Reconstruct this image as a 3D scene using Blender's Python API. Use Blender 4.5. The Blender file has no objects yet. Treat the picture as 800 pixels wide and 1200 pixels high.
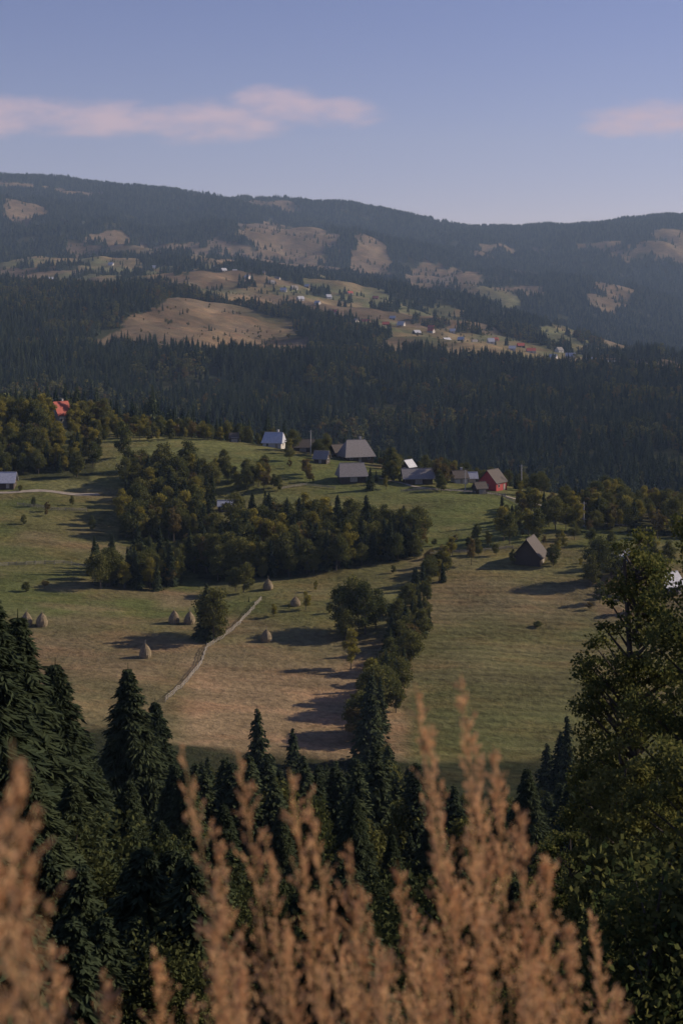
import bpy, math, random
import numpy as np
from mathutils import Vector
random.seed(7); rng=np.random.default_rng(7)
scene=bpy.context.scene
F=1667.0; H0=350.0

# ------------------------------------------------------------ helpers
def link(o):
    scene.collection.objects.link(o); return o
def build_mesh(name, V, Q, mats=None, mi=None, smooth=False):
    V=np.asarray(V,dtype=np.float32).reshape(-1,3); Q=np.asarray(Q,dtype=np.int32).reshape(-1,4)
    me=bpy.data.meshes.new(name)
    me.vertices.add(len(V)); me.vertices.foreach_set('co',V.ravel())
    me.loops.add(len(Q)*4); me.loops.foreach_set('vertex_index',Q.ravel())
    me.polygons.add(len(Q)); me.polygons.foreach_set('loop_start',np.arange(len(Q),dtype=np.int32)*4)
    for m in (mats or []): me.materials.append(m)
    if mi is not None: me.polygons.foreach_set('material_index',np.asarray(mi,dtype=np.int32))
    me.update(calc_edges=True)
    me.polygons.foreach_set('use_smooth',np.full(len(Q),smooth,dtype=bool))
    return me
class MB:
    def __init__(s): s.V=[];s.Q=[];s.M=[];s.n=0
    def add(s,V,Q,m):
        V=np.asarray(V,float).reshape(-1,3);Q=np.asarray(Q,int).reshape(-1,4)
        s.V.append(V);s.Q.append(Q+s.n);s.M.append(np.full(len(Q),m));s.n+=len(V)
    def mesh(s,name,mats,smooth=False):
        return build_mesh(name,np.concatenate(s.V),np.concatenate(s.Q),mats,np.concatenate(s.M),smooth)
    def tube(s,p0,p1,r0,r1,m,n=6):
        p0=np.array(p0,float);p1=np.array(p1,float);d=p1-p0;L=np.linalg.norm(d)+1e-9;d/=L
        a=np.cross(d,[0,0,1.0]); 
        if np.linalg.norm(a)<1e-3:a=np.array([1.0,0,0])
        a/=np.linalg.norm(a);b=np.cross(d,a)
        th=np.arange(n)*2*math.pi/n
        c=np.outer(np.cos(th),a)+np.outer(np.sin(th),b)
        V=np.concatenate([p0+c*r0,p1+c*r1]);i=np.arange(n);j=(i+1)%n
        s.add(V,np.stack([i,j,j+n,i+n],1),m)
    def box(s,c,h,m,yaw=0):
        x,y,z=h;V=np.array([[a*x,b*y,g*z] for g in(-1,1) for a,b in((-1,-1),(1,-1),(1,1),(-1,1))],float)
        cy,sy=math.cos(yaw),math.sin(yaw);V=V@np.array([[cy,sy,0],[-sy,cy,0],[0,0,1]])+np.array(c)
        s.add(V,[[0,3,2,1],[4,5,6,7],[0,1,5,4],[1,2,6,5],[2,3,7,6],[3,0,4,7]],m)
    def leaves(s,P,A,B,m):
        V=np.stack([P-A,P-B,P+A,P+B],1).reshape(-1,3)
        s.add(V,np.arange(len(V)).reshape(-1,4),m)

def hsh(ix,iy,s):
    n=(ix.astype(np.int64)*374761393+iy.astype(np.int64)*668265263+s*1442695041)&0xffffffff
    n=((n^(n>>13))*1274126177)&0xffffffff
    return ((n^(n>>16))&0xffff)/65535.0
def vn(x,y,s=0):
    x=np.asarray(x,float);y=np.asarray(y,float)
    ix=np.floor(x);iy=np.floor(y);fx=x-ix;fy=y-iy
    fx=fx*fx*(3-2*fx);fy=fy*fy*(3-2*fy)
    return (hsh(ix,iy,s)*(1-fx)+hsh(ix+1,iy,s)*fx)*(1-fy)+(hsh(ix,iy+1,s)*(1-fx)+hsh(ix+1,iy+1,s)*fx)*fy
def fbm(x,y,s=0,o=4):
    r=0;a=.5;t=0
    for i in range(o):
        r=r+a*vn(x*2**i+i*17.3,y*2**i-i*9.1,s+i);t+=a;a*=.5
    return r/t
def sst(a,b,x):
    t=np.clip((x-a)/(b-a),0,1);return t*t*(3-2*t)

# ------------------------------------------------------------ terrain heights
cols=np.array([-400,0,200,400,600,800,1200.])
T=[]
for d,z in((0,-1.7),(5,-3.7),(10,-6.2),(20,-11.2),(40,-20),(60,-28),(100,-44),(150,-62),(190,-76)):
    T.append((d,[z]*7))
T.append((230,[-80,-81,-83,-84,-85,-85,-85]))
def row(d,*r):
    z=[-(q-H0)/F*d for q in r];T.append((d,[z[0]]+z+[z[-1]]))
row(270,842,860,878,892,888)
row(300,788,808,820,826,826)
row(340,730,745,752,755,755)
row(380,682,700,698,692,690)
row(410,652,675,665,656,658)
row(440,622,648,635,626,634)
row(480,582,602,592,592,612)
row(520,546,552,552,566,602)
row(560,515,515,529,572,612)
row(600,490,502,532,600,640)
row(700,500,540,600,640,660)
row(900,540,590,620,620,600)
row(1200,482,500,512,517,505)
row(1500,435,445,462,468,466)
row(1800,400,404,426,434,434)
row(2100,362,366,398,409,422)
row(2400,346,345,372,393,438)
row(3000,328,320,348,380,430)
row(3600,312,300,328,368,420)
row(4500,280,278,303,342,370)
row(6000,228,247,270,300,292)
row(7000,203,225,243,274,247)
row(8500,225,250,270,300,275)
row(10000,290,300,310,320,320)
Dn=np.array([t[0] for t in T],float);Zn=np.array([t[1] for t in T],float)
NT,NUU=620,240
t0,t1=math.log(50),math.log(10050);tg=np.linspace(t0,t1,NT);Dg=np.exp(tg)-50
pg=np.linspace(-400,1200,NUU)
Zc=np.stack([np.interp(Dg,Dn,Zn[:,k]) for k in range(7)],1)
from math import pi
ZG=np.stack([np.interp(pg,cols,Zc[i]) for i in range(NT)],0)
def blur(A,n,ax):
    k=np.exp(-0.5*(np.arange(-3*n,3*n+1)/n)**2);k/=k.sum()
    pad=[(0,0),(0,0)];pad[ax]=(3*n,3*n)
    B=np.pad(A,pad,mode='reflect',reflect_type='odd') if ax==0 else np.pad(A,pad,mode='edge')
    return np.apply_along_axis(lambda v:np.convolve(v,k,'valid'),ax,B)
ZG=blur(ZG,3,0);ZG=blur(ZG,9,1)
def bearing(x,y): return 400+F*x/np.maximum(y,30.)
def ht(x,y):
    x=np.asarray(x,float);y=np.asarray(y,float)
    D=np.clip(y,0,9990);p=np.clip(bearing(x,y),-399,1199)
    ti=(np.log(D+50)-t0)/(t1-t0)*(NT-1);pi_=(p+400)/1600*(NUU-1)
    i=np.clip(np.floor(ti).astype(int),0,NT-2);j=np.clip(np.floor(pi_).astype(int),0,NUU-2)
    a=ti-i;b=pi_-j
    z=(ZG[i,j]*(1-a)+ZG[i+1,j]*a)*(1-b)+(ZG[i,j+1]*(1-a)+ZG[i+1,j+1]*a)*b
    z=z+(fbm(x/35,y/35,3)-.5)*2.4*sst(60,300,y)
    z=z+(fbm(x/160,y/160,5)-.5)*44*sst(900,1600,y)
    z=z+(fbm(x/300,y/420,15)-.5)*60*sst(2100,3000,y)*(1-.6*sst(5800,7000,y))
    z=z+(fbm(x/650,y/650,8)-.5)*210*sst(3200,4600,y)*(1-.65*sst(5800,7000,y))
    z=z+np.where(y<0,-y*0.15,0)
    return z
def W(p,D):  # polar survey coordinates -> world xy
    return (p-400)/F*D, D

# ------------------------------------------------------------ land cover
ell=[(350,5150,60,600),(18,6650,60,330),(98,6500,30,200),(285,6850,50,200),(532,4600,50,430),(645,6050,120,250),(740,5800,90,220),(795,6200,45,260),
     (618,5250,55,230),(712,4450,32,380),(690,4900,70,150),(480,1960,95,190),(640,1960,95,160),(785,1830,60,120),(430,4900,26,400),(20,5200,26,250),(560,5600,35,140),(600,4300,36,280),(140,4500,40,220),(70,3600,70,180)]
def is_open(p,D,x,y):
    nz=fbm(x/(90+D*.04),y/(120+D*.07),21,5)-.5
    n2=fbm(x/60,y/90,23,4)-.5
    o=np.zeros(len(p),bool)
    for cx,cd,hx,hd in ell:
        o|=(((p-cx)/hx)**2+((D-cd)/hd)**2+nz*5.0+n2*1.6)<1
    hw=np.interp(D,[1800,1950,2150,2330],[125,110,60,10]);o|=(np.abs(p-250-n2*50)<hw+nz*110)&(D>1815+nz*200)&(D<2330)
    lo=np.interp(p,[-400,0,100,200,300,400,500,600,700,800,1200],[2650,2700,2750,2600,2280,2150,1980,1860,1800,1780,1700])
    hi=np.interp(p,[-400,0,100,200,300,400,500,600,700,800,1200],[3500,3700,4400,4700,4800,4500,4400,4000,3200,2000,1900])
    inb=(D>lo+nz*500)&(D<hi+nz*1500)
    patch=(fbm(x/170,y/420,33,5)>0.575)|(fbm(x/45,y/90,35,3)>.68)
    o|=inb&~patch
    return o

def inpoly(p,D,poly):
    c=np.zeros(len(p),bool);n=len(poly)
    for i in range(n):
        x1,y1=poly[i];x2,y2=poly[(i+1)%n]
        if y1==y2: continue
        k=((D<y1)!=(D<y2))&(p<(x2-x1)*(D-y1)/(y2-y1)+x1)
        c^=k
    return c
W1a=[(240,455),(212,425),(240,396),(290,398),(340,398),(400,403),(492,416),(497,438),(400,450),(330,462),(262,470)]
W1b=[(104,382),(190,385),(215,398),(205,425),(150,415),(108,402)]
W1c=[(140,445),(225,445),(255,485),(225,520),(150,520)]
W2=[(-200,575),(-200,680),(60,660),(118,630),(120,585),(60,560),(20,575)]
W2b=[(-200,505),(-20,498),(30,502),(105,508),(118,540),(60,560),(-200,560)]
W6=[(655,462),(700,452),(820,440),(1000,450),(1000,560),(700,530)]

# ------------------------------------------------------------ materials
def newmat(name):
    m=bpy.data.materials.new(name);m.use_nodes=True;nt=m.node_tree;nt.nodes.clear()
    out=nt.nodes.new('ShaderNodeOutputMaterial');return m,nt,out
def N(nt,t,**k):
    n=nt.nodes.new(t)
    for a,b in k.items(): setattr(n,a,b)
    return n
def math_(nt,op,a,b=None,c=None,clamp=False):
    n=nt.nodes.new('ShaderNodeMath');n.operation=op;n.use_clamp=clamp
    for i,v in enumerate((a,b,c)):
        if v is None: continue
        if isinstance(v,(int,float)): n.inputs[i].default_value=v
        else: nt.links.new(v,n.inputs[i])
    return n.outputs[0]
def foliage(name,col,col2,trans=.25,island=.5,scale=.35):
    m,nt,out=newmat(name);L=nt.links.new
    oi=N(nt,'ShaderNodeObjectInfo');ge=N(nt,'ShaderNodeNewGeometry');tc=N(nt,'ShaderNodeTexCoord')
    f=math_(nt,'MULTIPLY',oi.outputs['Random'],.75)
    if scale:
        no=N(nt,'ShaderNodeTexNoise');no.inputs['Scale'].default_value=scale;no.inputs['Detail'].default_value=1
        L(tc.outputs['Object'],no.inputs['Vector'])
        f=math_(nt,'ADD',math_(nt,'MULTIPLY',oi.outputs['Random'],.55),math_(nt,'MULTIPLY',no.outputs['Fac'],.5))
    f=math_(nt,'ADD',f,math_(nt,'MULTIPLY',math_(nt,'SUBTRACT',ge.outputs['Random Per Island'],.5),island),clamp=True)
    mx=N(nt,'ShaderNodeMix',data_type='RGBA');L(f,mx.inputs[0]);mx.inputs[6].default_value=(*col,1);mx.inputs[7].default_value=(*col2,1)
    co_=mx.outputs[2]
    d=N(nt,'ShaderNodeBsdfDiffuse');L(co_,d.inputs[0])
    if trans:
        t=N(nt,'ShaderNodeBsdfTranslucent');s=N(nt,'ShaderNodeMixShader');s.inputs[0].default_value=trans
        L(co_,t.inputs[0]);L(d.outputs[0],s.inputs[1]);L(t.outputs[0],s.inputs[2]);L(s.outputs[0],out.inputs[0])
    else: L(d.outputs[0],out.inputs[0])
    return m
def rough(name,c1,c2,scale=3,roughn=.9,stretch=(1,1,1),metal=0,bump=.3):
    m,nt,out=newmat(name);L=nt.links.new
    tc=N(nt,'ShaderNodeTexCoord');mp=N(nt,'ShaderNodeMapping');mp.inputs['Scale'].default_value=stretch
    no=N(nt,'ShaderNodeTexNoise');no.inputs['Scale'].default_value=scale;no.inputs['Detail'].default_value=5
    L(tc.outputs['Object'],mp.inputs[0]);L(mp.outputs[0],no.inputs['Vector'])
    r=N(nt,'ShaderNodeMapRange');r.inputs[1].default_value=.3;r.inputs[2].default_value=.7;L(no.outputs['Fac'],r.inputs[0])
    mx=N(nt,'ShaderNodeMix',data_type='RGBA');L(r.outputs[0],mx.inputs[0]);mx.inputs[6].default_value=(*c1,1);mx.inputs[7].default_value=(*c2,1)
    b=N(nt,'ShaderNodeBsdfPrincipled');L(mx.outputs[2],b.inputs['Base Color']);b.inputs['Roughness'].default_value=roughn;b.inputs['Metallic'].default_value=metal
    bp=N(nt,'ShaderNodeBump');bp.inputs['Strength'].default_value=bump;bp.inputs['Distance'].default_value=.05;L(no.outputs['Fac'],bp.inputs['Height']);L(bp.outputs[0],b.inputs['Normal'])
    L(b.outputs[0],out.inputs[0]);return m
M_spr=foliage('spruce_needles',(.030,.044,.028),(.068,.084,.042),.12,.35,.3)
M_sprmid=foliage('spruce_needles_hill',(.028,.048,.032),(.11,.13,.065),0,.4,0)
M_decmid=foliage('leaves_hill',(.085,.10,.04),(.20,.19,.065),0,.3,0)
M_dec=foliage('green_leaves',(.055,.075,.03),(.165,.160,.052),.25,.45,.4)
M_und=foliage('shrub_leaves',(.028,.042,.022),(.085,.092,.035),.2,.6,.5)
M_yel=foliage('yellowing_leaves',(.15,.145,.035),(.30,.26,.06),.3,.4,.4)
M_org=foliage('autumn_leaves',(.11,.09,.04),(.19,.145,.055),.25,.4,.4)
M_bir=foliage('birch_leaves',(.055,.08,.032),(.23,.22,.07),.38,.8,.8)
M_bark=rough('bark',(.05,.04,.03),(.12,.10,.08),6)
M_plume=foliage('dry_grass_plume',(.46,.26,.13),(.80,.52,.29),.38,.8,3)
M_stem=foliage('dry_grass_stem',(.42,.29,.14),(.60,.42,.22),.25,.2,3)
M_hay=rough('hay',(.18,.14,.085),(.30,.24,.15),5,.95,(1,1,.3))
M_wood=rough('weathered_wood',(.20,.18,.15),(.36,.33,.29),4,.9,(1,1,.2))
M_dark=rough('dark_timber',(.035,.026,.02),(.09,.065,.045),3,.85,(1,1,6))
M_white=rough('whitewash',(.40,.38,.36),(.55,.53,.50),2)
M_redw=rough('red_paint',(.30,.03,.035),(.42,.05,.05),2,.6)
M_roofg=rough('shingle_roof',(.15,.14,.14),(.27,.25,.245),2,.8,(1,1,4))
M_roofm=rough('metal_roof',(.34,.36,.42),(.48,.50,.56),1.5,.5)
M_roofd=rough('dark_shingle_roof',(.05,.042,.038),(.11,.09,.08),2,.85,(1,1,4))
M_roofr=rough('red_tile_roof',(.32,.055,.04),(.45,.10,.065),3,.75)
M_glass=rough('window_glass',(.03,.035,.04),(.05,.055,.06),1,.15,bump=0)
M_road=rough('dirt_track',(.22,.19,.15),(.32,.28,.23),.6)

def ground_mat():
    m,nt,out=newmat('meadow_and_forest_floor');L=nt.links.new
    at=N(nt,'ShaderNodeAttribute',attribute_name='cover');mw=N(nt,'ShaderNodeAttribute',attribute_name='mow')
    tc=N(nt,'ShaderNodeTexCoord')
    def noise(s,d=4,stretch=None):
        n=N(nt,'ShaderNodeTexNoise');n.inputs['Scale'].default_value=s;n.inputs['Detail'].default_value=d;n.inputs['Roughness'].default_value=.65
        if stretch:
            mp=N(nt,'ShaderNodeMapping');mp.inputs['Scale'].default_value=stretch;L(tc.outputs['Object'],mp.inputs[0]);L(mp.outputs[0],n.inputs['Vector'])
        else: L(tc.outputs['Object'],n.inputs['Vector'])
        return n.outputs['Fac']
    a=noise(.035,6);b=noise(.6,6);c=noise(.12,4,(.4,1.5,1))
    v=math_(nt,'ADD',math_(nt,'MULTIPLY',a,1.3),math_(nt,'MULTIPLY',b,1.7));v=math_(nt,'ADD',v,math_(nt,'MULTIPLY',c,1.0));v=math_(nt,'SUBTRACT',v,1.0)
    wv=N(nt,'ShaderNodeTexWave',wave_type='BANDS',bands_direction='Y');wv.inputs['Scale'].default_value=.085;wv.inputs['Distortion'].default_value=3.5;wv.inputs['Detail'].default_value=3;wv.inputs['Detail Scale'].default_value=.6
    mp=N(nt,'ShaderNodeMapping');mp.inputs['Rotation'].default_value=(0,0,.12);L(tc.outputs['Object'],mp.inputs[0]);L(mp.outputs[0],wv.inputs['Vector'])
    w=math_(nt,'MULTIPLY',math_(nt,'MULTIPLY',math_(nt,'SUBTRACT',wv.outputs['Fac'],.5),mw.outputs['Fac']),math_(nt,'MULTIPLY',a,.32))
    v=math_(nt,'ADD',v,w)
    mul=N(nt,'ShaderNodeVectorMath',operation='SCALE');L(at.outputs['Color'],mul.inputs[0]);L(v,mul.inputs['Scale'])
    mx=N(nt,'ShaderNodeMix',data_type='RGBA');r=N(nt,'ShaderNodeMapRange');r.inputs[1].default_value=.48;r.inputs[2].default_value=.66;L(noise(.05,7,(1,1.6,1)),r.inputs[0])
    L(math_(nt,'MULTIPLY',r.outputs[0],.6),mx.inputs[0]);L(mul.outputs[0],mx.inputs[6])
    sc=N(nt,'ShaderNodeVectorMath',operation='MULTIPLY');L(mul.outputs[0],sc.inputs[0]);sc.inputs[1].default_value=(1.55,1.22,1.2);L(sc.outputs[0],mx.inputs[7])
    d=N(nt,'ShaderNodeBsdfDiffuse');L(mx.outputs[2],d.inputs[0])
    bp=N(nt,'ShaderNodeBump');bp.inputs['Strength'].default_value=.9;bp.inputs['Distance'].default_value=.6
    L(math_(nt,'ADD',math_(nt,'ADD',b,c),math_(nt,'MULTIPLY',w,1.2)),bp.inputs['Height']);L(bp.outputs[0],d.inputs['Normal']);L(d.outputs[0],out.inputs[0])
    return m
# ------------------------------------------------------------ terrain mesh
ND,NX=760,520
tt=np.linspace(math.log(50),math.log(9900+50),ND);yy=np.exp(tt)-50
yy=np.concatenate([np.linspace(-60,-3,10),yy]);ND=len(yy)
ss=np.linspace(-1,1,NX)
Y,S=np.meshgrid(yy,ss,indexing='ij');X=S*(0.5*np.maximum(Y,0)+70)
Z=ht(X,Y);P=bearing(X,Y)
ii=np.arange(ND-1)[:,None]*NX+np.arange(NX-1)[None,:]
Q=np.stack([ii,ii+1,ii+1+NX,ii+NX],-1).reshape(-1,4)
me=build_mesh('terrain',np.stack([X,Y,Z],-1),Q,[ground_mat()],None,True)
x=X.ravel();y=Y.ravel();p=P.ravel()
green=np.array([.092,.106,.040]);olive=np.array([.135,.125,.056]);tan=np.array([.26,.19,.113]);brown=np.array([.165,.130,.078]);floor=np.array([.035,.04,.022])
C=np.tile(green,(len(x),1))
def mixc(m,col):
    global C
    m=np.clip(m,0,1)[:,None];C=C*(1-m)+col*m
nz=fbm(x/40,y/55,41,4)-.5;nb=fbm(x/14,y/18,45,3)-.5
pp=p+nz*60;yp=y+nz*50
mixc(sst(.42,.62,fbm(x/50,y/40,50,4))*.75,olive)
mixc(sst(.53,.68,fbm(x/30,y/16,52,4))*.55,brown)
mixc(sst(365,335,yp)*sst(520,440,pp)*.65,brown)
mixc(sst(335,305,yp)*sst(190,230,pp)*sst(480,430,pp)*.85,tan)
mixc(sst(285,300,yp)*sst(318,308,yp)*sst(60,90,pp)*sst(200,160,pp)*.5,tan*.9)
mixc(sst(320,290,yp)*sst(70,20,pp)*.6,tan*.8)
rf=sst(470,492,p)*sst(800,740,pp)*sst(412,400,yp)
mixc(rf*.65,olive*np.array([.92,.94,1]))
mixc(rf*sst(395,385,yp)*sst(340,370,yp)*.5,brown)
mixc(rf*sst(320,270,yp)*.5,green*.95)
mixc(sst(692,705,p)*sst(345,355,yp)*sst(400,385,yp)*.7,brown)
mixc(sst(300,330,p)*sst(480,455,p)*sst(335,345,yp)*sst(400,385,yp)*.5,olive*1.15)
mixc(sst(170,200,p)*sst(250,220,p)*sst(368,374,yp)*sst(395,388,yp)*.8,brown)
mixc(sst(425,440,yp)*sst(300,340,p)*sst(680,600,p)*sst(540,520,yp)*.6,green*1.3)
mixc(sst(480,500,yp)*sst(340,300,p)*sst(640,620,y)*.5,green*1.4)
for poly in (W1a,W1b,W1c,W2,W2b,W6):
    mixc(inpoly(p,y,poly)*.8,floor)
mixc(sst(268+0*y,262,y+nb*20),floor)
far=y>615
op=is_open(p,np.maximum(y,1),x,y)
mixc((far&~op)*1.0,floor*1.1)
fo=far&op
fcol=fbm(x/240,y/240,60,4)
fb=np.array([.135,.108,.072])
mixc(fo*1.0,fb)
mixc(fo*sst(.42,.58,fcol)*sst(4400,3800,y)*sst(2300,2500,y+(p-250)*4)*.9,np.array([.11,.122,.062]))
mixc(fo*sst(.5,.66,fbm(x/90,y/90,63,3))*sst(4400,3800,y)*.55,tan*.85)
C=np.where((fo&(y>2000))[:,None],C*np.interp(fbm(x/50,y/110,66,4),[.3,.7],[.65,1.25])[:,None],C)
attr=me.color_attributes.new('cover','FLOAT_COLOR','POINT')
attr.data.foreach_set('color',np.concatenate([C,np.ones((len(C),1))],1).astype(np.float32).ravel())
mo=me.attributes.new('mow','FLOAT','POINT');mo.data.foreach_set('value',(rf+.15*(y>268)*(y<600)*(1-rf)).astype(np.float32))
link(bpy.data.objects.new('terrain',me))

# ------------------------------------------------------------ tree templates
def spruce(name,H,R,wh,per,tw,seed,mat,wid=.16,core=.4,trunk=True):
    g=np.random.default_rng(seed);b=MB()
    if trunk: b.tube((0,0,-.6),(0,0,H*.97),H*.016,.02,1,7)
    n=9
    tiers=max(4,wh//5)
    for k in range(tiers):
        z0=H*(.06+.9*k/tiers);z1=H*(.06+.9*(k+1.5)/tiers);z1=min(z1,H)
        r0=R*core*1.5*(1-z0/H)**.85
        th=np.arange(2*n)*pi/n+g.random()
        rr=r0*np.where(np.arange(2*n)%2==0,1.15,.6)*g.uniform(.75,1.2,2*n)
        V=np.concatenate([np.stack([rr*np.cos(th),rr*np.sin(th),z0-rr*.35],1),np.stack([.03*np.cos(th),.03*np.sin(th),np.full(2*n,z1)],1)])
        i=np.arange(2*n);j=(i+1)%(2*n);b.add(V,np.stack([i,j,j+2*n,i+2*n],1),0)
    t=np.repeat(np.linspace(.04,.99,wh)**.95,per);t=t+g.uniform(-.012,.012,len(t));t=np.clip(t,.02,.995)
    a=g.uniform(0,2*pi,len(t));L=R*(1-t)**.8*g.uniform(.6,1.2,len(t))*(1+.12*np.sin(a*2+seed))+.12
    nb_=len(t)
    s=(np.arange(tw)+.5)/tw;s=np.tile(s,nb_)+g.uniform(-.5,.5,nb_*tw)/tw;s=np.clip(s,.05,1)
    aa=np.repeat(a,tw);LL=np.repeat(L,tw);zz=np.repeat(t*H,tw)
    side=np.where(g.random(len(s))<.5,-1,1)
    o=np.stack([np.cos(aa),np.sin(aa),0*aa],1);sd=np.stack([-np.sin(aa),np.cos(aa),0*aa],1)*side[:,None]
    base=o*(LL*s)[:,None];base[:,2]=zz+LL*(.22*s-.55*s*s+.12*s**3)
    tl=LL*(.42-.2*s)*g.uniform(.6,1.3,len(s))+.06*R
    d=o*g.uniform(.3,.9,len(s))[:,None]+sd*g.uniform(.2,.9,len(s))[:,None];d[:,2]-=g.uniform(.1,.7,len(s))
    d/=np.linalg.norm(d,axis=1)[:,None]
    w=np.cross(d,np.array([0,0,1.])+g.normal(0,.5,(len(s),3)));w/=np.linalg.norm(w,axis=1)[:,None]+1e-6
    b.leaves(base+d*(tl*.45)[:,None],d*(tl*.55)[:,None],w*(tl*wid+.02)[:,None],0)
    b.tube((0,0,H*.95),(0,0,H*1.02),.05,.01,0,4)
    return bpy.data.objects.new(name,b.mesh(name,[mat,M_bark]))
def broad(name,H,R,nb_,nl,ls,seed,mat,low=.18,tall=1.0,blob=.30,inner=.12):
    g=np.random.default_rng(seed);b=MB()
    bend=g.normal(0,.04*H,2)
    k0=np.array([0,0,-.5]);k1=np.array([bend[0]*.4,bend[1]*.4,H*.4]);k2=np.array([bend[0],bend[1],H*.88])
    b.tube(k0,k1,H*.018,H*.011,1,7);b.tube(k1,k2,H*.011,H*.003,1,6)
    cz=H*(low+1)/2;hz=H*(1-low)/2
    cen=[]
    while len(cen)<nb_:
        v=g.uniform(-1,1,3)
        if v@v>1 or v@v<inner: continue
        sh=1-.35*max(v[2],0)*tall
        cen.append([v[0]*R*sh*.8,v[1]*R*sh*.8,cz+v[2]*hz*.9])
    cen=np.array(cen)+np.array([bend[0]*.6,bend[1]*.6,0])
    rad=R*blob*g.uniform(.6,1.35,nb_)
    for c in cen:
        q=np.array([bend[0]*.5,bend[1]*.5,max(H*.15,c[2]-np.hypot(c[0],c[1])*.9)])
        b.tube(q,c,H*.004,H*.001,1,4)
    w=rad**2;idx=g.choice(nb_,nl,p=w/w.sum())
    d=g.normal(0,1,(nl,3));d/=np.linalg.norm(d,axis=1)[:,None]
    r=rad[idx]*(g.uniform(.15,1.25,nl)**.7)
    P_=cen[idx]+d*r[:,None]*np.array([1.15,1.15,.8])
    A=g.normal(0,1,(nl,3));A/=np.linalg.norm(A,axis=1)[:,None];B=np.cross(A,g.normal(0,1,(nl,3)));B/=np.linalg.norm(B,axis=1)[:,None]+1e-6
    z=ls*g.uniform(.6,1.4,nl)
    b.leaves(P_,A*z[:,None],B*(z*.65)[:,None],0)
    return bpy.data.objects.new(name,b.mesh(name,[mat,M_bark]))
def coll(name,objs):
    c=bpy.data.collections.new(name)
    for o in objs: c.objects.link(o)
    return c
c_far=coll('far_trees',[spruce('fa_%d'%i,15,2.7+.3*i,7,7,2,100+i,M_sprmid,.5,.62,False) for i in range(4)])
c_mid=coll('mid_trees',[spruce('ma_%d'%i,15,2.5+.35*i,20,8,4,200+i,M_sprmid,.3,.5,False) for i in range(5)]+
     [broad('mb_%d'%i,12,3.6,16,900,.42,230+i,M_decmid) for i in range(2)]+[broad('mc_0',11,3.2,14,800,.42,240,M_decmid),broad('md_0',11,3.2,14,800,.42,241,M_org)])
S_mid=[spruce('s_mid_%d'%i,15,2.6+.4*i,34,10,9,300+i,M_spr,.24,.42) for i in range(4)]
D_mid=[broad('d_mid_%d'%i,10,3.1+.25*i,30,4400,.19,320+i,M_dec,low=.06+.04*i) for i in range(4)]
Y_mid=[broad('y_mid_%d'%i,10,2.9,24,3800,.19,340+i,M_yel) for i in range(2)]
O_mid=[broad('o_mid_%d'%i,10,2.9,24,3000,.19,350+i,M_org) for i in range(2)]
c_wood=coll('wood_trees',[o for o in D_mid]+S_mid+Y_mid+O_mid) # sorted: d0-3,o0-1,s0-3,y0-1
S_near=[spruce('s_near_%d'%i,16,3.3+.4*i,66,15,34,400+i,M_spr,.08,.3) for i in range(3)]
shr=[broad('shrub_%d'%i,3.4,1.7,36,7500,.045,430+i,[M_bir,M_und,M_und][i],low=.0,blob=.27) for i in range(3)]
syn=[spruce('young_%d'%i,4.5,1.5,38,11,14,440+i,M_spr,.11,.3) for i in range(2)]
c_under=coll('under',shr+syn)

def scatter(name,pts,sc,idx,c):
    n=len(pts);me=bpy.data.meshes.new(name);me.vertices.add(n);me.vertices.foreach_set('co',np.asarray(pts,np.float32).ravel())
    a=me.attributes.new('sc','FLOAT_VECTOR','POINT');a.data.foreach_set('vector',np.asarray(sc,np.float32).ravel())
    r=np.stack([rng.normal(0,.03,n),rng.normal(0,.03,n),rng.uniform(0,6.28,n)],1)
    a=me.attributes.new('ro','FLOAT_VECTOR','POINT');a.data.foreach_set('vector',r.astype(np.float32).ravel())
    a=me.attributes.new('ix','INT','POINT');a.data.foreach_set('value',np.asarray(idx,np.int32))
    ob=link(bpy.data.objects.new(name,me))
    ng=bpy.data.node_groups.new(name+'_scatter','GeometryNodeTree')
    ng.interface.new_socket('Geometry',in_out='INPUT',socket_type='NodeSocketGeometry');ng.interface.new_socket('Geometry',in_out='OUTPUT',socket_type='NodeSocketGeometry')
    gi=ng.nodes.new('NodeGroupInput');go=ng.nodes.new('NodeGroupOutput');ip=ng.nodes.new('GeometryNodeInstanceOnPoints');ci=ng.nodes.new('GeometryNodeCollectionInfo')
    ci.inputs['Collection'].default_value=c;ci.inputs['Separate Children'].default_value=True;ci.inputs['Reset Children'].default_value=True
    def na(nm,t):
        q=ng.nodes.new('GeometryNodeInputNamedAttribute');q.data_type=t;q.inputs['Name'].default_value=nm
        return [o for o in q.outputs if o.enabled][0]
    er=ng.nodes.new('FunctionNodeEulerToRotation');L=ng.links.new
    L(na('ro','FLOAT_VECTOR'),er.inputs[0]);L(er.outputs[0],ip.inputs['Rotation']);L(na('sc','FLOAT_VECTOR'),ip.inputs['Scale']);L(na('ix','INT'),ip.inputs['Instance Index'])
    ip.inputs['Pick Instance'].default_value=True
    L(gi.outputs[0],ip.inputs['Points']);L(ci.outputs[0],ip.inputs['Instance']);L(ip.outputs[0],go.inputs[0])
    md=ob.modifiers.new('scatter','NODES');md.node_group=ng
    return ob
def sample(n,D0,D1,p0,p1):
    D=np.sqrt(rng.uniform(D0**2,D1**2,n));p=rng.uniform(p0,p1,n);x=(p-400)/F*D;return p,D,x
p,D,x=sample(56000,625,2700,-120,920)
o_=is_open(p,D,x,D)
kk=~o_|((rng.random(len(p))<.08)&(fbm(x/60,D/60,71,3)>.5))
kk&=(fbm(x/28,D/40,77,3)<.66)
p,D,x,o_=p[kk],D[kk],x[kk],o_[kk];z=ht(x,D)
s=rng.uniform(.5,1.35,len(x))*np.interp(fbm(x/120,D/120,72,3),[.3,.7],[.75,1.3])
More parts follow.
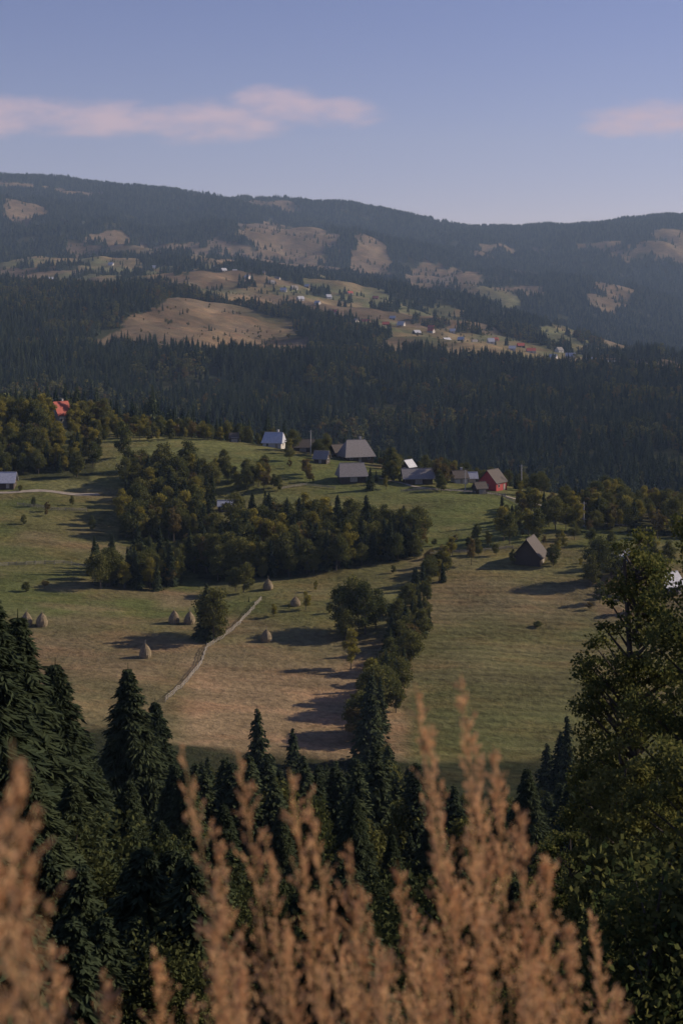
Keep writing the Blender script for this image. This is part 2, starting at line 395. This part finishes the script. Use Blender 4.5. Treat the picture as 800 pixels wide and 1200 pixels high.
s[o_]*=.5
bt=(rng.random(len(x))<(.06+.6*(fbm(x/90,D/90,73,3)>.55)))|(o_&(rng.random(len(x))<.5))
ix=np.where(bt,rng.integers(5,9,len(x)),rng.integers(0,5,len(x)))
scatter('conifer_forest',np.stack([x,D,z-.3],1),np.stack([s*1.1,s*1.1,s*rng.uniform(.9,1.25,len(x))],1),ix,c_mid)
p,D,x=sample(115000,2700,7300,-60,860)
p2,D2,x2=sample(9000,6750,7150,-60,860);p=np.concatenate([p,p2]);D=np.concatenate([D,D2]);x=np.concatenate([x,x2])
o_=is_open(p,D,x,D)
kk=~o_|((rng.random(len(p))<.13)&(fbm(x/120,D/120,75,3)>.47))
kk&=(fbm(x/60,D/90,78,3)<.66)
p,D,x,o_=p[kk],D[kk],x[kk],o_[kk];z=ht(x,D)
s=rng.uniform(.55,1.7,len(x));s=s*np.interp(D,[2700,5000,7000],[.85,1.15,1.35]);s[o_]*=.6
scatter('distant_forest',np.stack([x,D,z-.5],1),np.stack([s*1.4,s*1.4,s],1),rng.integers(0,4,len(x)),c_far)
# trees keep clear of farmyards and of the slope just below each building
BLD=[(417,556,22),(412,513,20),(321,572,14),(354,566,13),(396,562,9),(489,512,20),(538,520,9),(577,510,14),(621,409,19),(4,492,16),(71,600,10),(274,577,7),(264,480,10),(728,402,12),(782,378,14),(478,538,9),(552,525,8),(377,540,9)]
def clear(p,D):
    k=np.ones(len(p),bool)
    for bp_,bd,bw in BLD: k&=~((np.abs(p-bp_)<bw)&(D>bd-42)&(D<bd+7))
    return k
PT=[];SC=[];IX=[]
def belt(poly,spacing,hmin,hmax,wts):
    pa=np.array(poly);p0,p1=pa[:,0].min(),pa[:,0].max();D0,D1=pa[:,1].min(),pa[:,1].max()
    area=(p1-p0)/F*(D1**2-D0**2)/2;n=int(area/spacing**2)
    p,D,x=sample(n,D0,D1,p0,p1);k=inpoly(p,D,poly)&clear(p,D);p,D,x=p[k],D[k],x[k]
    h=rng.uniform(hmin,hmax,len(x))
    kind=rng.choice(4,len(x),p=np.array(wts)/sum(wts)) # d,o,s,y
    ix=np.choose(kind,[rng.integers(0,4,len(x)),rng.integers(4,6,len(x)),rng.integers(6,10,len(x)),rng.integers(10,12,len(x))])
    s=h/np.where(kind==2,15,10)*np.where(kind==2,1.15,1)
    PT.append(np.stack([x,D,ht(x,D)-.2],1));SC.append(np.stack([s*rng.uniform(.8,1.1,len(x))]*2+[s],1));IX.append(ix)
belt(W1a,3.8,6,13.0,[5,.6,4.0,1.4])
belt(W1b,4.0,5,11,[5,.6,3.4,.9])
belt(W1c,4.4,7,13,[5,.8,1.5,2.0])
belt(W2,4.6,7,14,[5,1.0,.4,3.2])
belt(W2b,4.8,5,11,[5,.8,.6,2.2])
belt(W6,6.0,5,10,[5,1,1,2.2])
belt([(-60,440),(110,440),(110,490),(-60,490)],12,2,6,[5,1,.3,1])
belt([(290,350),(500,350),(500,405),(290,400)],15,1.2,4,[5,1,.3,2])
belt([(500,402),(700,402),(700,440),(500,440)],8,2,6,[5,1.5,.3,2.5])
belt([(575,440),(720,435),(720,490),(610,485)],7,4,9,[5,1,.6,2.0])
belt([(330,500),(640,495),(640,560),(330,570)],5.6,2.5,8,[5,1.2,.5,2])
belt([(225,500),(330,495),(340,520),(235,525)],6,4,9,[5,1,.6,1.6])
belt([(105,560),(330,572),(330,605),(105,612)],5.2,3,9,[5,1.2,.5,2.8])
belt([(690,370),(760,360),(800,400),(720,430),(690,410)],7,4,9,[5,1,.6,1.2])
hp=np.array([(517,408),(503,385),(492,363),(482,342),(468,320),(452,302),(436,287),(425,272)],float)
n=125;t=rng.uniform(0,len(hp)-1,n);i=np.floor(t).astype(int);f=(t-i)[:,None];q=hp[i]*(1-f)+hp[np.minimum(i+1,len(hp)-1)]*f
q[:,0]+=rng.normal(0,9,n)-4;x=(q[:,0]-400)/F*q[:,1];y_=q[:,1]
kind=rng.choice(4,n,p=[.5,.06,.34,.10]);ix=np.choose(kind,[rng.integers(0,4,n),rng.integers(4,6,n),rng.integers(6,10,n),rng.integers(10,12,n)])
h=rng.uniform(2.5,9.5,n)*np.interp(q[:,1],[272,330,400],[1.2,1,.75]);s=h/np.where(kind==2,14,10)
PT.append(np.stack([x,y_,ht(x,y_)-.2],1));SC.append(np.stack([s,s,s],1));IX.append(ix)
scatter('woodland_belt',np.concatenate(PT),np.concatenate(SC),np.concatenate(IX),c_wood)
p,D,x=sample(1900,105,262,-60,900);z=ht(x,D)
lim=np.interp(p,[-100,0,100,200,300,400,450,500,600,700,800,900],[850,850,860,885,880,885,860,905,918,905,890,880])+rng.uniform(0,80,len(p))**1.05
hmax=(-(z)*F/D+H0-lim)/F*D;h=np.minimum(rng.uniform(12,21,len(p)),hmax);k=h>4
p,D,x,z,h=[a[k] for a in(p,D,x,z,h)];dec=rng.random(len(x))<.28
ix=np.where(dec,rng.integers(0,4,len(x)),rng.integers(6,10,len(x)));s=h/np.where(dec,10,15.)*np.where(dec,.85,1)
scatter('valley_wood',np.stack([x,D,z-.3],1),np.stack([s*np.where(dec,.8,1.2)]*2+[s],1),ix,c_wood)
p,D,x=sample(1050,13,100,-120,950);z=ht(x,D)
lim=np.interp(p,[0,150,300,600,700,800],[930,960,990,1020,980,930])+rng.uniform(0,130,len(p))
hmax=(-(z)*F/D+H0-lim)/F*D;h=np.minimum(rng.uniform(2.2,7.5,len(p)),hmax);k=h>.8
p,D,x,z,h=[a[k] for a in(p,D,x,z,h)];ix=rng.choice(5,len(x),p=[.03,.14,.14,.345,.345]);ix=np.where((p>600)&(rng.random(len(p))<.5),0,ix);s=h/np.where(ix<3,3.4,4.5)
scatter('undergrowth',np.stack([x,D,z-.1],1),np.stack([s,s,s],1),ix,c_under)

def tree(kind,p,D,h,w=1.0):
    src,name,H_={'s':(S_mid,'spruce_tree',15.3),'S':(S_near,'spruce_tree',16.3),'d':(D_mid,'deciduous_tree',10),'y':(Y_mid,'yellowing_tree',10),'o':(O_mid,'autumn_tree',10)}[kind]
    o=bpy.data.objects.new(name,random.choice(src).data);x,y=W(p,D);o.location=(x,y,float(ht(x,y))-.2)
    s=h/H_;o.scale=(s*w,s*w,s);o.rotation_euler=(random.gauss(0,.02),random.gauss(0,.02),random.uniform(0,6.28));link(o)
for a in [('d',122,590,9),('d',146,535,15,.8),('d',190,508,15),('d',205,500,13),('o',214,592,7),('y',241,588,6),('d',290,578,8),('d',250,500,11),('d',236,492,9),
  ('d',343,560,9),('d',380,562,9,.9),('s',458,520,12,1.5),('d',462,518,10),('o',515,512,11),('o',522,506,9),('d',510,518,8),('d',651,447,11),('d',643,452,9),('y',672,470,9),
  ('y',590,432,11),('d',597,428,10),('d',630,438,9),('o',552,405,9,.6),('y',521,398,8),('y',514,392,6),('d',648,404,7),('d',703,388,13),('d',692,384,9),('d',716,390,11),
  ('d',285,384,9),('d',276,386,7),('d',118,380,10),('d',128,384,8),('s',240,338,14,1.2),('d',250,335,14,.9),('d',244,342,12),('y',411,321,9.5,.8),
  ('d',398,347,12),('d',412,350,14),('d',428,346,13),('d',440,350,11),('d',405,342,9),('d',50,585,11),('d',30,600,12),('y',90,602,10),('o',52,378,2.5,1.5),('d',30,372,3,1.4),
  ('d',630,352,1.8,2.2),('o',690,365,2.5,1.4),('y',358,366,5),('o',450,560,4),('d',560,535,6),('y',675,446,6),('y',700,470,9),('d',735,450,9),('o',770,440,10),('d',790,450,12),
  ('y',132,602,9),('o',100,560,8),('d',336,578,7),('d',310,440,13),('y',330,430,12),('y',300,436,13),('o',348,425,9),('s',450,424,11),('s',475,421,9),
  ('S',155,100,18.6,1.1),('S',185,112,17,1.0),('S',128,108,14,1.1),('S',18,44,12.2,1.25),('S',60,52,11.8,1.15),('S',95,62,10.8,1.1),('S',-20,40,12,1.2),('S',112,70,9.5,1.2),('S',200,90,11,1.1),
  ('s',302,200,21,.8),('s',245,190,15,.9),('s',345,215,17,.9),('s',432,262,17),('s',665,205,20,.75),('s',652,215,17),('s',640,225,14),('S',145,60,8,1.2),('S',40,34,6.5,1.3),('S',90,38,6.5,1.3),
  ('S',215,75,9.5,1.1),('S',330,85,8),('S',420,80,8.5),('S',270,60,7,1.1),('S',500,90,7),('S',585,75,7.5),('S',620,95,11),('S',460,55,5.5,1.1),('S',190,50,6,1.2),('S',250,42,4.8,1.2),('S',370,50,5.2,1.1),('S',545,48,5,1.1)]: tree(*a)
def birch(p,D,h,R,nb_,nl,seed):
    o=broad('birch_tree',h,R,nb_,nl,.036,seed,M_bir,low=.02,blob=.13,tall=1.3,inner=.02);x,y=W(p,D);o.location=(x,y,float(ht(x,y))-.1);link(o)
birch(762,28,11.0,1.7,230,46000,501);birch(835,25,10.9,2.0,200,38000,502);birch(722,24,6.0,1.4,130,24000,503);birch(668,31,5.0,1.3,110,16000,504);birch(795,22,6.5,1.6,130,26000,505)

# ------------------------------------------------------------ buildings
def bld(name,p,D,w,l,wh,rh,yaw,wall,roof,hip=0.0,over=.6,chim=False,wins=True):
    x,y=W(p,D);e=bpy.data.objects.new(name,None);zs=[float(ht(x+a*w/2,y+b*w/2)) for a in(-1,1) for b in(-1,1)]
    e.location=(x,y,max(zs)*.5+min(zs)*.5);e.rotation_euler=(0,0,yaw);link(e)
    def part(nm,b,mats):
        o=bpy.data.objects.new(nm,b.mesh(nm,mats));o.parent=e;link(o)
    b=MB();b.box((0,0,wh/2-.75),(w/2,l/2,wh/2+.75),0)
    if hip<.3:
        for sx in(-1,1):
            X_=sx*(w/2);V=[(X_,-l/2,wh),(X_,l/2,wh),(X_,0,wh+rh*.97),(X_-sx*.15,-l/2,wh),(X_-sx*.15,l/2,wh),(X_-sx*.15,0,wh+rh*.97)]
            b.add(V,[[0,1,2,2],[3,4,5,5],[0,2,5,3],[1,2,5,4]],0)
    part('walls',b,[wall])
    W2_,L2=w/2+over,l/2+over;k=w/2*hip;d=over*rh/(l/2);t=.18
    b=MB();R0=W2_-k
    V=[(-W2_,-L2,wh-d),(W2_,-L2,wh-d),(W2_,L2,wh-d),(-W2_,L2,wh-d),(-R0,0,wh+rh),(R0,0,wh+rh)]
    V=V+[(a,b_,c+t) for a,b_,c in V]
    b.add(V,[[0,1,5,4],[2,3,4,5],[6,7,11,10],[8,9,10,11],[0,1,7,6],[2,3,9,8],[0,4,10,6],[3,4,10,9],[1,5,11,7],[2,5,11,8]],0)
    if hip>0: b.add(V,[[1,2,5,5],[7,8,11,11],[3,0,4,4],[9,6,10,10],[1,2,8,7],[3,0,6,9]],0)
    b.box((0,0,wh+rh+t),(R0,.12,.08),0)
    part('roof',b,[roof])
    n=1
    if wins:
        b=MB();g=MB()
        n=max(1,int(w//3))
        for i in range(n):
            X_=-w/2+w*(i+.5)/n
            for sy in(-1,1):
                if i==n//2 and sy==-1: continue
                b.box((X_,sy*(l/2+.03),wh*.55),(.55,.03,.6),0);g.box((X_,sy*(l/2+.065),wh*.55),(.45,.01,.5),0)
        for sx in(-1,1): b.box((sx*(w/2+.03),0,wh*.55),(.03,.55,.6),0);g.box((sx*(w/2+.065),0,wh*.55),(.01,.45,.5),0)
        part('window_frames',b,[M_white]);part('window_panes',g,[M_glass])
    b=MB();b.box((-w/2+w*(n//2+.5)/n if wins else 0,-l/2-.04,1.0),(.55 if wins else 1.3,.04,1.1),0);part('door',b,[M_wood])
    if chim:
        b=MB();b.box((w*.2,l*.12,wh+rh+.1),(.35,.35,.9),0);b.box((w*.2,l*.12,wh+rh+1.05),(.42,.42,.08),0);part('chimney',b,[M_white])
bld('timber_farmhouse',417,556,11,9,3,5.2,.35,M_dark,M_roofg,.45,.9,True)
bld('timber_barn',412,513,9,7,2.6,3.6,.2,M_dark,M_roofg,.2,.9,False,False)
bld('metal_roofed_farmhouse',321,572,7.5,7,2.6,3.4,-.2,M_white,M_roofm,.15,.6,True)
bld('dark_barn',354,566,9,6,2.2,2.6,.1,M_dark,M_roofd,0,.6,False,False)
bld('wooden_cottage',396,562,5,5,2.2,2.4,.5,M_dark,M_roofd,0,.6)
bld('long_barn',489,512,10,6,2.5,2.6,.1,M_dark,M_roofg,0,.9,False,False)
bld('village_cottage',538,520,5,4.5,2.2,2.2,.3,M_white,M_roofd,0,.5,True)
bld('red_barn',577,510,7,7.5,3,4.0,.9,M_redw,M_roofd,0,.4,False)
bld('hay_barn',621,409,8.2,7.5,2.4,4.6,1.2,M_dark,M_roofd,0,.7,False,False)
bld('grey_roofed_farmhouse',4,492,8,6,2.2,2.8,.05,M_dark,M_roofm,0,.6)
bld('red_roofed_house',71,598,6.5,6,6.0,4.8,.8,M_white,M_roofr,0,.5,True)
bld('small_shed',274,577,3.5,3,1.8,1.8,.2,M_dark,M_roofd,0,.3,False,False)
bld('small_shed',264,480,5,3,1.6,1.6,.1,M_dark,M_roofm,0,.3,False,False)
bld('metal_roofed_house',728,402,6,5,2.4,2.4,.3,M_dark,M_roofm,0,.5)
bld('metal_roofed_house',782,378,6,6,2.4,2.8,.5,M_dark,M_roofm,0,.5)
bld('farm_outbuilding',478,538,4.5,4,2.2,2.2,.9,M_dark,M_roofm,0,.4)
bld('farm_outbuilding',552,525,4,3,2,1.8,.1,M_dark,M_roofm,0,.4,False,False)
bld('farm_outbuilding',562,500,4,3.5,2,1.8,.4,M_dark,M_roofd,0,.4,False,False)
bld('village_cottage',377,540,5,4.5,2,2.4,-.3,M_dark,M_roofg,0,.5)
R_=random.Random(5)
for p_,D_ in [(262,2950),(275,3050),(290,2900),(318,2850),(332,2780),(345,2830),(300,3200),(352,2700),(372,2650),(392,2600),(240,3150),(210,3250),(415,2380),(428,2300),(452,2300),(470,2350),(488,2250),(505,2300),(523,2200),(540,2150),(556,2200),
   (575,2120),(600,2050),(622,2080),(648,2000),(668,2050),(690,1980),(716,1950),(655,2150),(440,2900),(410,3000),(130,3500),(160,3300),(60,3100),(580,2300),(760,1900),(308,3100),(325,3000),(280,3150),(505,2420),(530,2380),(360,2950),(385,2850),(338,3250),(250,3400),(180,3500),(460,2600),(610,2180)]:
    bld('village_house',p_,D_,R_.uniform(9,13),R_.uniform(7,9),3.2,R_.uniform(3.4,5),R_.uniform(-.7,.7),R_.choice([M_white,M_white,M_dark]),R_.choice([M_roofm,M_roofg,M_roofr,M_roofm,M_roofm]),0,.5,False,False)

# ------------------------------------------------------------ haystacks
def haystack(p,D,h=3.2,r=1.35,seed=0):
    g=np.random.default_rng(seed+900);e=bpy.data.objects.new('haystack',None);x,y=W(p,D);e.location=(x,y,float(ht(x,y)));link(e)
    b=MB();n=20;pr=[(0,.86),(.12,1.0),(.3,1.02),(.48,.92),(.66,.72),(.82,.46),(.94,.2),(1,.05)]
    V=[]
    for a,q in pr:
        th=np.arange(n)*2*pi/n;rr=r*q*g.uniform(.92,1.08,n);V.append(np.stack([rr*np.cos(th),rr*np.sin(th),np.full(n,a*h-.1)+g.normal(0,.04,n)],1))
    V=np.concatenate(V);i=np.arange(n);j=(i+1)%n;b.add(V,np.concatenate([np.stack([i+k*n,j+k*n,j+(k+1)*n,i+(k+1)*n],1) for k in range(len(pr)-1)]),0)
    m=900;tz=g.uniform(0,.95,m);rr=r*np.interp(tz,[a for a,_ in pr],[q for _,q in pr]);th=g.uniform(0,6.28,m)
    P_=np.stack([rr*np.cos(th),rr*np.sin(th),tz*h-.05],1);A=np.stack([np.cos(th)*.25,np.sin(th)*.25,np.full(m,-1.)],1)+g.normal(0,.35,(m,3));B=np.stack([-np.sin(th),np.cos(th),0*th],1)
    b.leaves(P_,A*.16,B*.025,0)
    o=bpy.data.objects.new('hay_pile',b.mesh('hay_pile',[M_hay]));o.parent=e;link(o)
    b=MB();b.tube((0,0,h*.8),(.06,.02,h+.75),.06,.035,0);b.tube((0,0,0),(0,0,h),.06,.05,0);o=bpy.data.objects.new('centre_pole',b.mesh('centre_pole',[M_wood]));o.parent=e;link(o)
for i,a in enumerate([(31,341,3.2),(49,341,3.2),(204,352,3.2),(222,352,3.1),(170,321,3.3),(312,338,2.9),(346,370,2.3),(314,386,2.9)]): haystack(*a,seed=i)

# ------------------------------------------------------------ fences, track, poles
def fence(pts,h=1.1,dense=2.2,name='wooden_fence'):
    w=[np.array(W(*q)) for q in pts];b=MB();g=random.Random(3);prev=None
    for a,c in zip(w[:-1],w[1:]):
        L=np.linalg.norm(c-a);n=max(1,int(L/dense))
        for k in range(n):
            q=a+(c-a)*k/n+np.array([g.gauss(0,.12),g.gauss(0,.12)]);z=float(ht(q[0],q[1]));hh=h*g.uniform(.85,1.15)
            top=np.array([q[0]+g.gauss(0,.05),q[1],z+hh]);b.tube((q[0],q[1],z-.3),top,.08,.06,0,5)
            cur=np.array([q[0],q[1],z])
            if prev is not None:
                for f in(.3,.55,.8): b.tube(prev+[0,0,h*f+g.gauss(0,.04)],cur+[0,0,h*f+g.gauss(0,.04)],.065,.065,0,4)
            prev=cur
    link(bpy.data.objects.new(name,b.mesh(name,[M_wood])))
fence([(306,375),(296,364),(278,350),(258,337),(243,330),(236,318),(222,306),(205,296),(190,288)],1.3,1.6)
fence([(-20,400),(30,404),(75,408),(120,404)],1.2)
fence([(-30,352),(0,350)],1.2)
fence([(20,470),(60,468),(110,472)],1.2)
fence([(500,418),(560,420),(610,424)],1.0)
fence([(330,500),(360,505),(400,500)],1.0);fence([(470,497),(520,500),(600,497)],1.0);fence([(590,495),(630,470),(690,462)],1.0)
def track(pts,w=2.6):
    q=[np.array(W(*a)) for a in pts];P_=[]
    for a,c in zip(q[:-1],q[1:]):
        n=max(1,int(np.linalg.norm(c-a)/2));P_+= [a+(c-a)*k/n for k in range(n)]
    P_=np.array(P_);P_=np.stack([np.convolve(np.pad(P_[:,i],4,mode='edge'),np.ones(9)/9,'valid') for i in(0,1)],1)
    t=np.gradient(P_,axis=0);t/=np.linalg.norm(t,axis=1)[:,None];nn=np.stack([-t[:,1],t[:,0]],1)
    rows=[];K=5
    for k in range(K):
        v=P_+nn*w*(k/(K-1)-.5)*(1+.2*np.sin(np.arange(len(P_))*.7+k))[:,None];rows.append(np.stack([v[:,0],v[:,1],ht(v[:,0],v[:,1])+.12],1))
    V=np.stack(rows,1).reshape(-1,3);i=(np.arange(len(P_)-1)[:,None]*K+np.arange(K-1)[None]).ravel()
    link(bpy.data.objects.new('dirt_track',build_mesh('dirt_track',V,np.stack([i,i+1,i+1+K,i+K],1),[M_road],None,True)))
track([(-60,478),(20,486),(60,492),(108,488),(125,496)])
track([(440,520),(500,500),(560,503),(620,492),(680,468),(760,455)],1.6)
def pole(p,D,h):
    x,y=W(p,D);e=bpy.data.objects.new('utility_pole',None);e.location=(x,y,float(ht(x,y)));link(e)
    b=MB();b.tube((0,0,-.5),(0,0,h),.17,.13,0,8);o=bpy.data.objects.new('post',b.mesh('post',[M_white]));o.parent=e;link(o)
    b=MB();b.box((0,0,h-.5),(.9,.06,.06),0);[b.tube((a,0,h-.44),(a,0,h-.2),.05,.04,0,6) for a in(-.8,0,.8)];o=bpy.data.objects.new('crossarm',b.mesh('crossarm',[M_wood]));o.parent=e;link(o)
pole(364,552,10);pole(611,512,9.5);pole(209,595,8);pole(684,455,8);pole(545,505,7)

# ------------------------------------------------------------ foreground grass plumes
def plume_clump():
    b=MB();g=np.random.default_rng(77)
    def one(xt,yt,zt,xb,L,dens=1.0):
        zb=float(ht(xb,yt+.05));p0=np.array([xb,yt+g.normal(0,.05),zb]);p3=np.array([xt,yt,zt])
        p1=p0+np.array([0,0,(zt-zb)*.55]);p1[0]+= (xb-xt)*.25+g.normal(0,.015);K=16
        def B_(t): return p0*(1-t)**2+2*p1*t*(1-t)+p3*t*t
        for k in range(K): b.tube(B_(k/K),B_((k+1)/K),.0020-.0011*k/K,.0020-.0011*(k+1)/K,1,4)
        tot=np.linalg.norm(p3-p0);t_start=1-L/tot
        nodes=np.linspace(t_start,.985,17)
        for k_,tn in enumerate(nodes):
            f=k_/16;m_=int(round((4.2-1.0*f)*dens*g.uniform(.35,1.5)))
            for _ in range(m_):
                t=min(1,tn+g.normal(0,.006));c=B_(t);tg_=B_(min(1,t+.01))-B_(t-.01);tg_/=np.linalg.norm(tg_)
                ln=(.014+.052*(1-f)**.6*g.uniform(.3,1.1))
                o=g.normal(0,1,3);o-=tg_*(o@tg_);o/=np.linalg.norm(o);d=tg_*1.0+o*g.uniform(.2,.8)+np.array([.10,0,-.05]);d/=np.linalg.norm(d)
                b.tube(c,c+d*ln,.0005,.0003,1,3)
                m=8;s=g.uniform(.25,1.15,m);P_=c+d*(s*ln)[:,None]+g.normal(0,.0014,(m,3))
                A=d+g.normal(0,.3,(m,3));A/=np.linalg.norm(A,axis=1)[:,None];Bv=np.cross(A,g.normal(0,1,(m,3)));Bv/=np.linalg.norm(Bv,axis=1)[:,None]
                b.leaves(P_,A*.0043,Bv*.0017,0)
    L=[(540,790,2.0,600,.42),(486,800,2.0,575,.42),(578,875,2.05,605,.36),(606,945,2.0,640,.34),(213,878,1.9,345,.44),(278,878,2.0,360,.42),(338,902,2.0,410,.38),(362,935,2.1,440,.34),
       (410,985,2.0,440,.32),(425,1045,1.9,430,.3),(640,1000,1.9,655,.3),(665,1080,1.8,660,.28),(185,1120,1.8,230,.26),(60,1105,1.7,90,.26),(14,868,1.25,20,.26),(-8,930,1.2,0,.26),
       (465,1010,2.1,525,.34),(550,975,1.9,595,.34),(335,1080,1.8,380,.26),(505,1080,1.8,530,.26),(250,975,1.95,340,.32),(525,1010,1.95,570,.3),(570,1080,1.8,580,.26),
       (500,855,2.2,580,.38),(556,862,2.15,595,.38),(30,1060,1.4,50,.26),(620,1120,1.7,640,.24),(280,1130,1.7,310,.22),(375,1140,1.7,400,.22),(310,980,2.1,390,.32),(120,1150,1.7,140,.2),(450,1110,1.7,460,.24),(720,1165,1.7,725,.2)]
    for px,ry,Dd,pb,Ln in L:
        q=Dd/F;one((px-400)*q,Dd,-(ry-H0)*q,(pb-400)*q,Ln,1.0)
    for i in range(12):
        Dd=g.uniform(1.7,2.6);px=g.uniform(200,690);ry=g.uniform(1050,1190);q=Dd/F;one((px-400)*q,Dd,-(ry-H0)*q,(px+g.uniform(-10,80)-400)*q,.25,.9)
    for i in range(260):
        Dd=g.uniform(1.2,3.0);px=g.uniform(-100,900);q=Dd/F;x_=(px-400)*q;z0=float(ht(x_,Dd));h=g.uniform(.2,.5);dx,dy=g.normal(0,.12,2)
        b.tube((x_,Dd,z0),(x_+dx*.4,Dd+dy*.4,z0+h*.6),.003,.0025,1,3);b.tube((x_+dx*.4,Dd+dy*.4,z0+h*.6),(x_+dx,Dd+dy,z0+h),.0025,.0005,1,3)
    link(bpy.data.objects.new('dry_grass_plumes',b.mesh('dry_grass_plumes',[M_plume,M_stem])))
plume_clump()

# ------------------------------------------------------------ haze (aerial perspective)
b=MB();b.box((0,4300,200),(4500,5500,900),0)
m,nt,out=newmat('valley_haze');v=N(nt,'ShaderNodeVolumeScatter');v.inputs['Color'].default_value=(.46,.66,1,1);v.inputs['Density'].default_value=6.3e-5;v.inputs['Anisotropy'].default_value=.1
nt.links.new(v.outputs[0],out.inputs['Volume'])
link(bpy.data.objects.new('haze',b.mesh('haze',[m])))

# ------------------------------------------------------------ light
az,el=math.radians(72),math.radians(27)
Sd=Vector((math.cos(el)*math.sin(az),math.cos(el)*math.cos(az),math.sin(el)))
sun=bpy.data.lights.new('sun','SUN');sun.energy=5.0;sun.angle=math.radians(.5);sun.color=(1,.86,.69)
so=link(bpy.data.objects.new('sun',sun));so.rotation_euler=Sd.to_track_quat('Z','Y').to_euler();so.location=(300,200,300)
w=bpy.data.worlds.new('World');scene.world=w;w.use_nodes=True;nt=w.node_tree;nt.nodes.clear();L=nt.links.new
out=N(nt,'ShaderNodeOutputWorld');bg=N(nt,'ShaderNodeBackground');bg.inputs[1].default_value=.085
sky=N(nt,'ShaderNodeTexSky');sky.sky_type='NISHITA';sky.sun_disc=False;sky.sun_elevation=el;sky.sun_rotation=az;sky.altitude=1500;sky.air_density=1;sky.dust_density=.25;sky.ozone_density=4
tint=N(nt,'ShaderNodeVectorMath',operation='MULTIPLY');L(sky.outputs[0],tint.inputs[0]);tint.inputs[1].default_value=(1.24,.90,1.10)
tc=N(nt,'ShaderNodeTexCoord');sp=N(nt,'ShaderNodeSeparateXYZ');L(tc.outputs['Generated'],sp.inputs[0])
yv=math_(nt,'MAXIMUM',sp.outputs[1],.05);u=math_(nt,'DIVIDE',sp.outputs[0],yv);vv=math_(nt,'DIVIDE',sp.outputs[2],yv)
cb=N(nt,'ShaderNodeCombineXYZ');L(u,cb.inputs[0]);L(math_(nt,'MULTIPLY',vv,2.6),cb.inputs[1])
n1=N(nt,'ShaderNodeTexNoise');n1.inputs['Scale'].default_value=26;n1.inputs['Detail'].default_value=8;n1.inputs['Roughness'].default_value=.62;L(cb.outputs[0],n1.inputs['Vector'])
e=None
for cu,cv,a,bb in [(-.235,.128,.07,.013),(-.165,.127,.075,.0135),(-.09,.125,.055,.0145),(-.045,.137,.035,.0125),(-.008,.131,.036,.0105),(.222,.1265,.050,.0125),(.200,.121,.034,.007)]:
    q=math_(nt,'SUBTRACT',1.0,math_(nt,'ADD',math_(nt,'POWER',math_(nt,'ABSOLUTE',math_(nt,'DIVIDE',math_(nt,'SUBTRACT',u,cu),a)),2.0),math_(nt,'POWER',math_(nt,'ABSOLUTE',math_(nt,'DIVIDE',math_(nt,'SUBTRACT',vv,cv),bb)),2.0)))
    e=q if e is None else math_(nt,'SMOOTH_MAX',e,q,.3)
dn=math_(nt,'ADD',e,math_(nt,'MULTIPLY',math_(nt,'SUBTRACT',n1.outputs['Fac'],.5),3.6))
mr=N(nt,'ShaderNodeMapRange',interpolation_type='SMOOTHSTEP');mr.inputs[1].default_value=-.6;mr.inputs[2].default_value=1.6;mr.inputs[4].default_value=.85;L(dn,mr.inputs[0])
mx=N(nt,'ShaderNodeMix',data_type='RGBA');L(mr.outputs[0],mx.inputs[0]);L(tint.outputs[0],mx.inputs[6]);mx.inputs[7].default_value=(6.4,5.1,6.5,1)
L(mx.outputs[2],bg.inputs[0]);L(bg.outputs[0],out.inputs[0])

# ------------------------------------------------------------ camera
cam=bpy.data.cameras.new('camera');cam.sensor_fit='HORIZONTAL';cam.sensor_width=24;cam.lens=50;cam.shift_y=-(600-H0)/1200*1.5
cam.clip_start=.1;cam.clip_end=30000;cam.dof.use_dof=True;cam.dof.focus_distance=400;cam.dof.aperture_fstop=5.6
co=link(bpy.data.objects.new('camera',cam));co.location=(0,0,0);co.rotation_euler=(math.radians(90),0,0);scene.camera=co
scene.view_settings.view_transform='Standard';scene.view_settings.look='None';scene.view_settings.exposure=0
print('objects',len(bpy.data.objects))
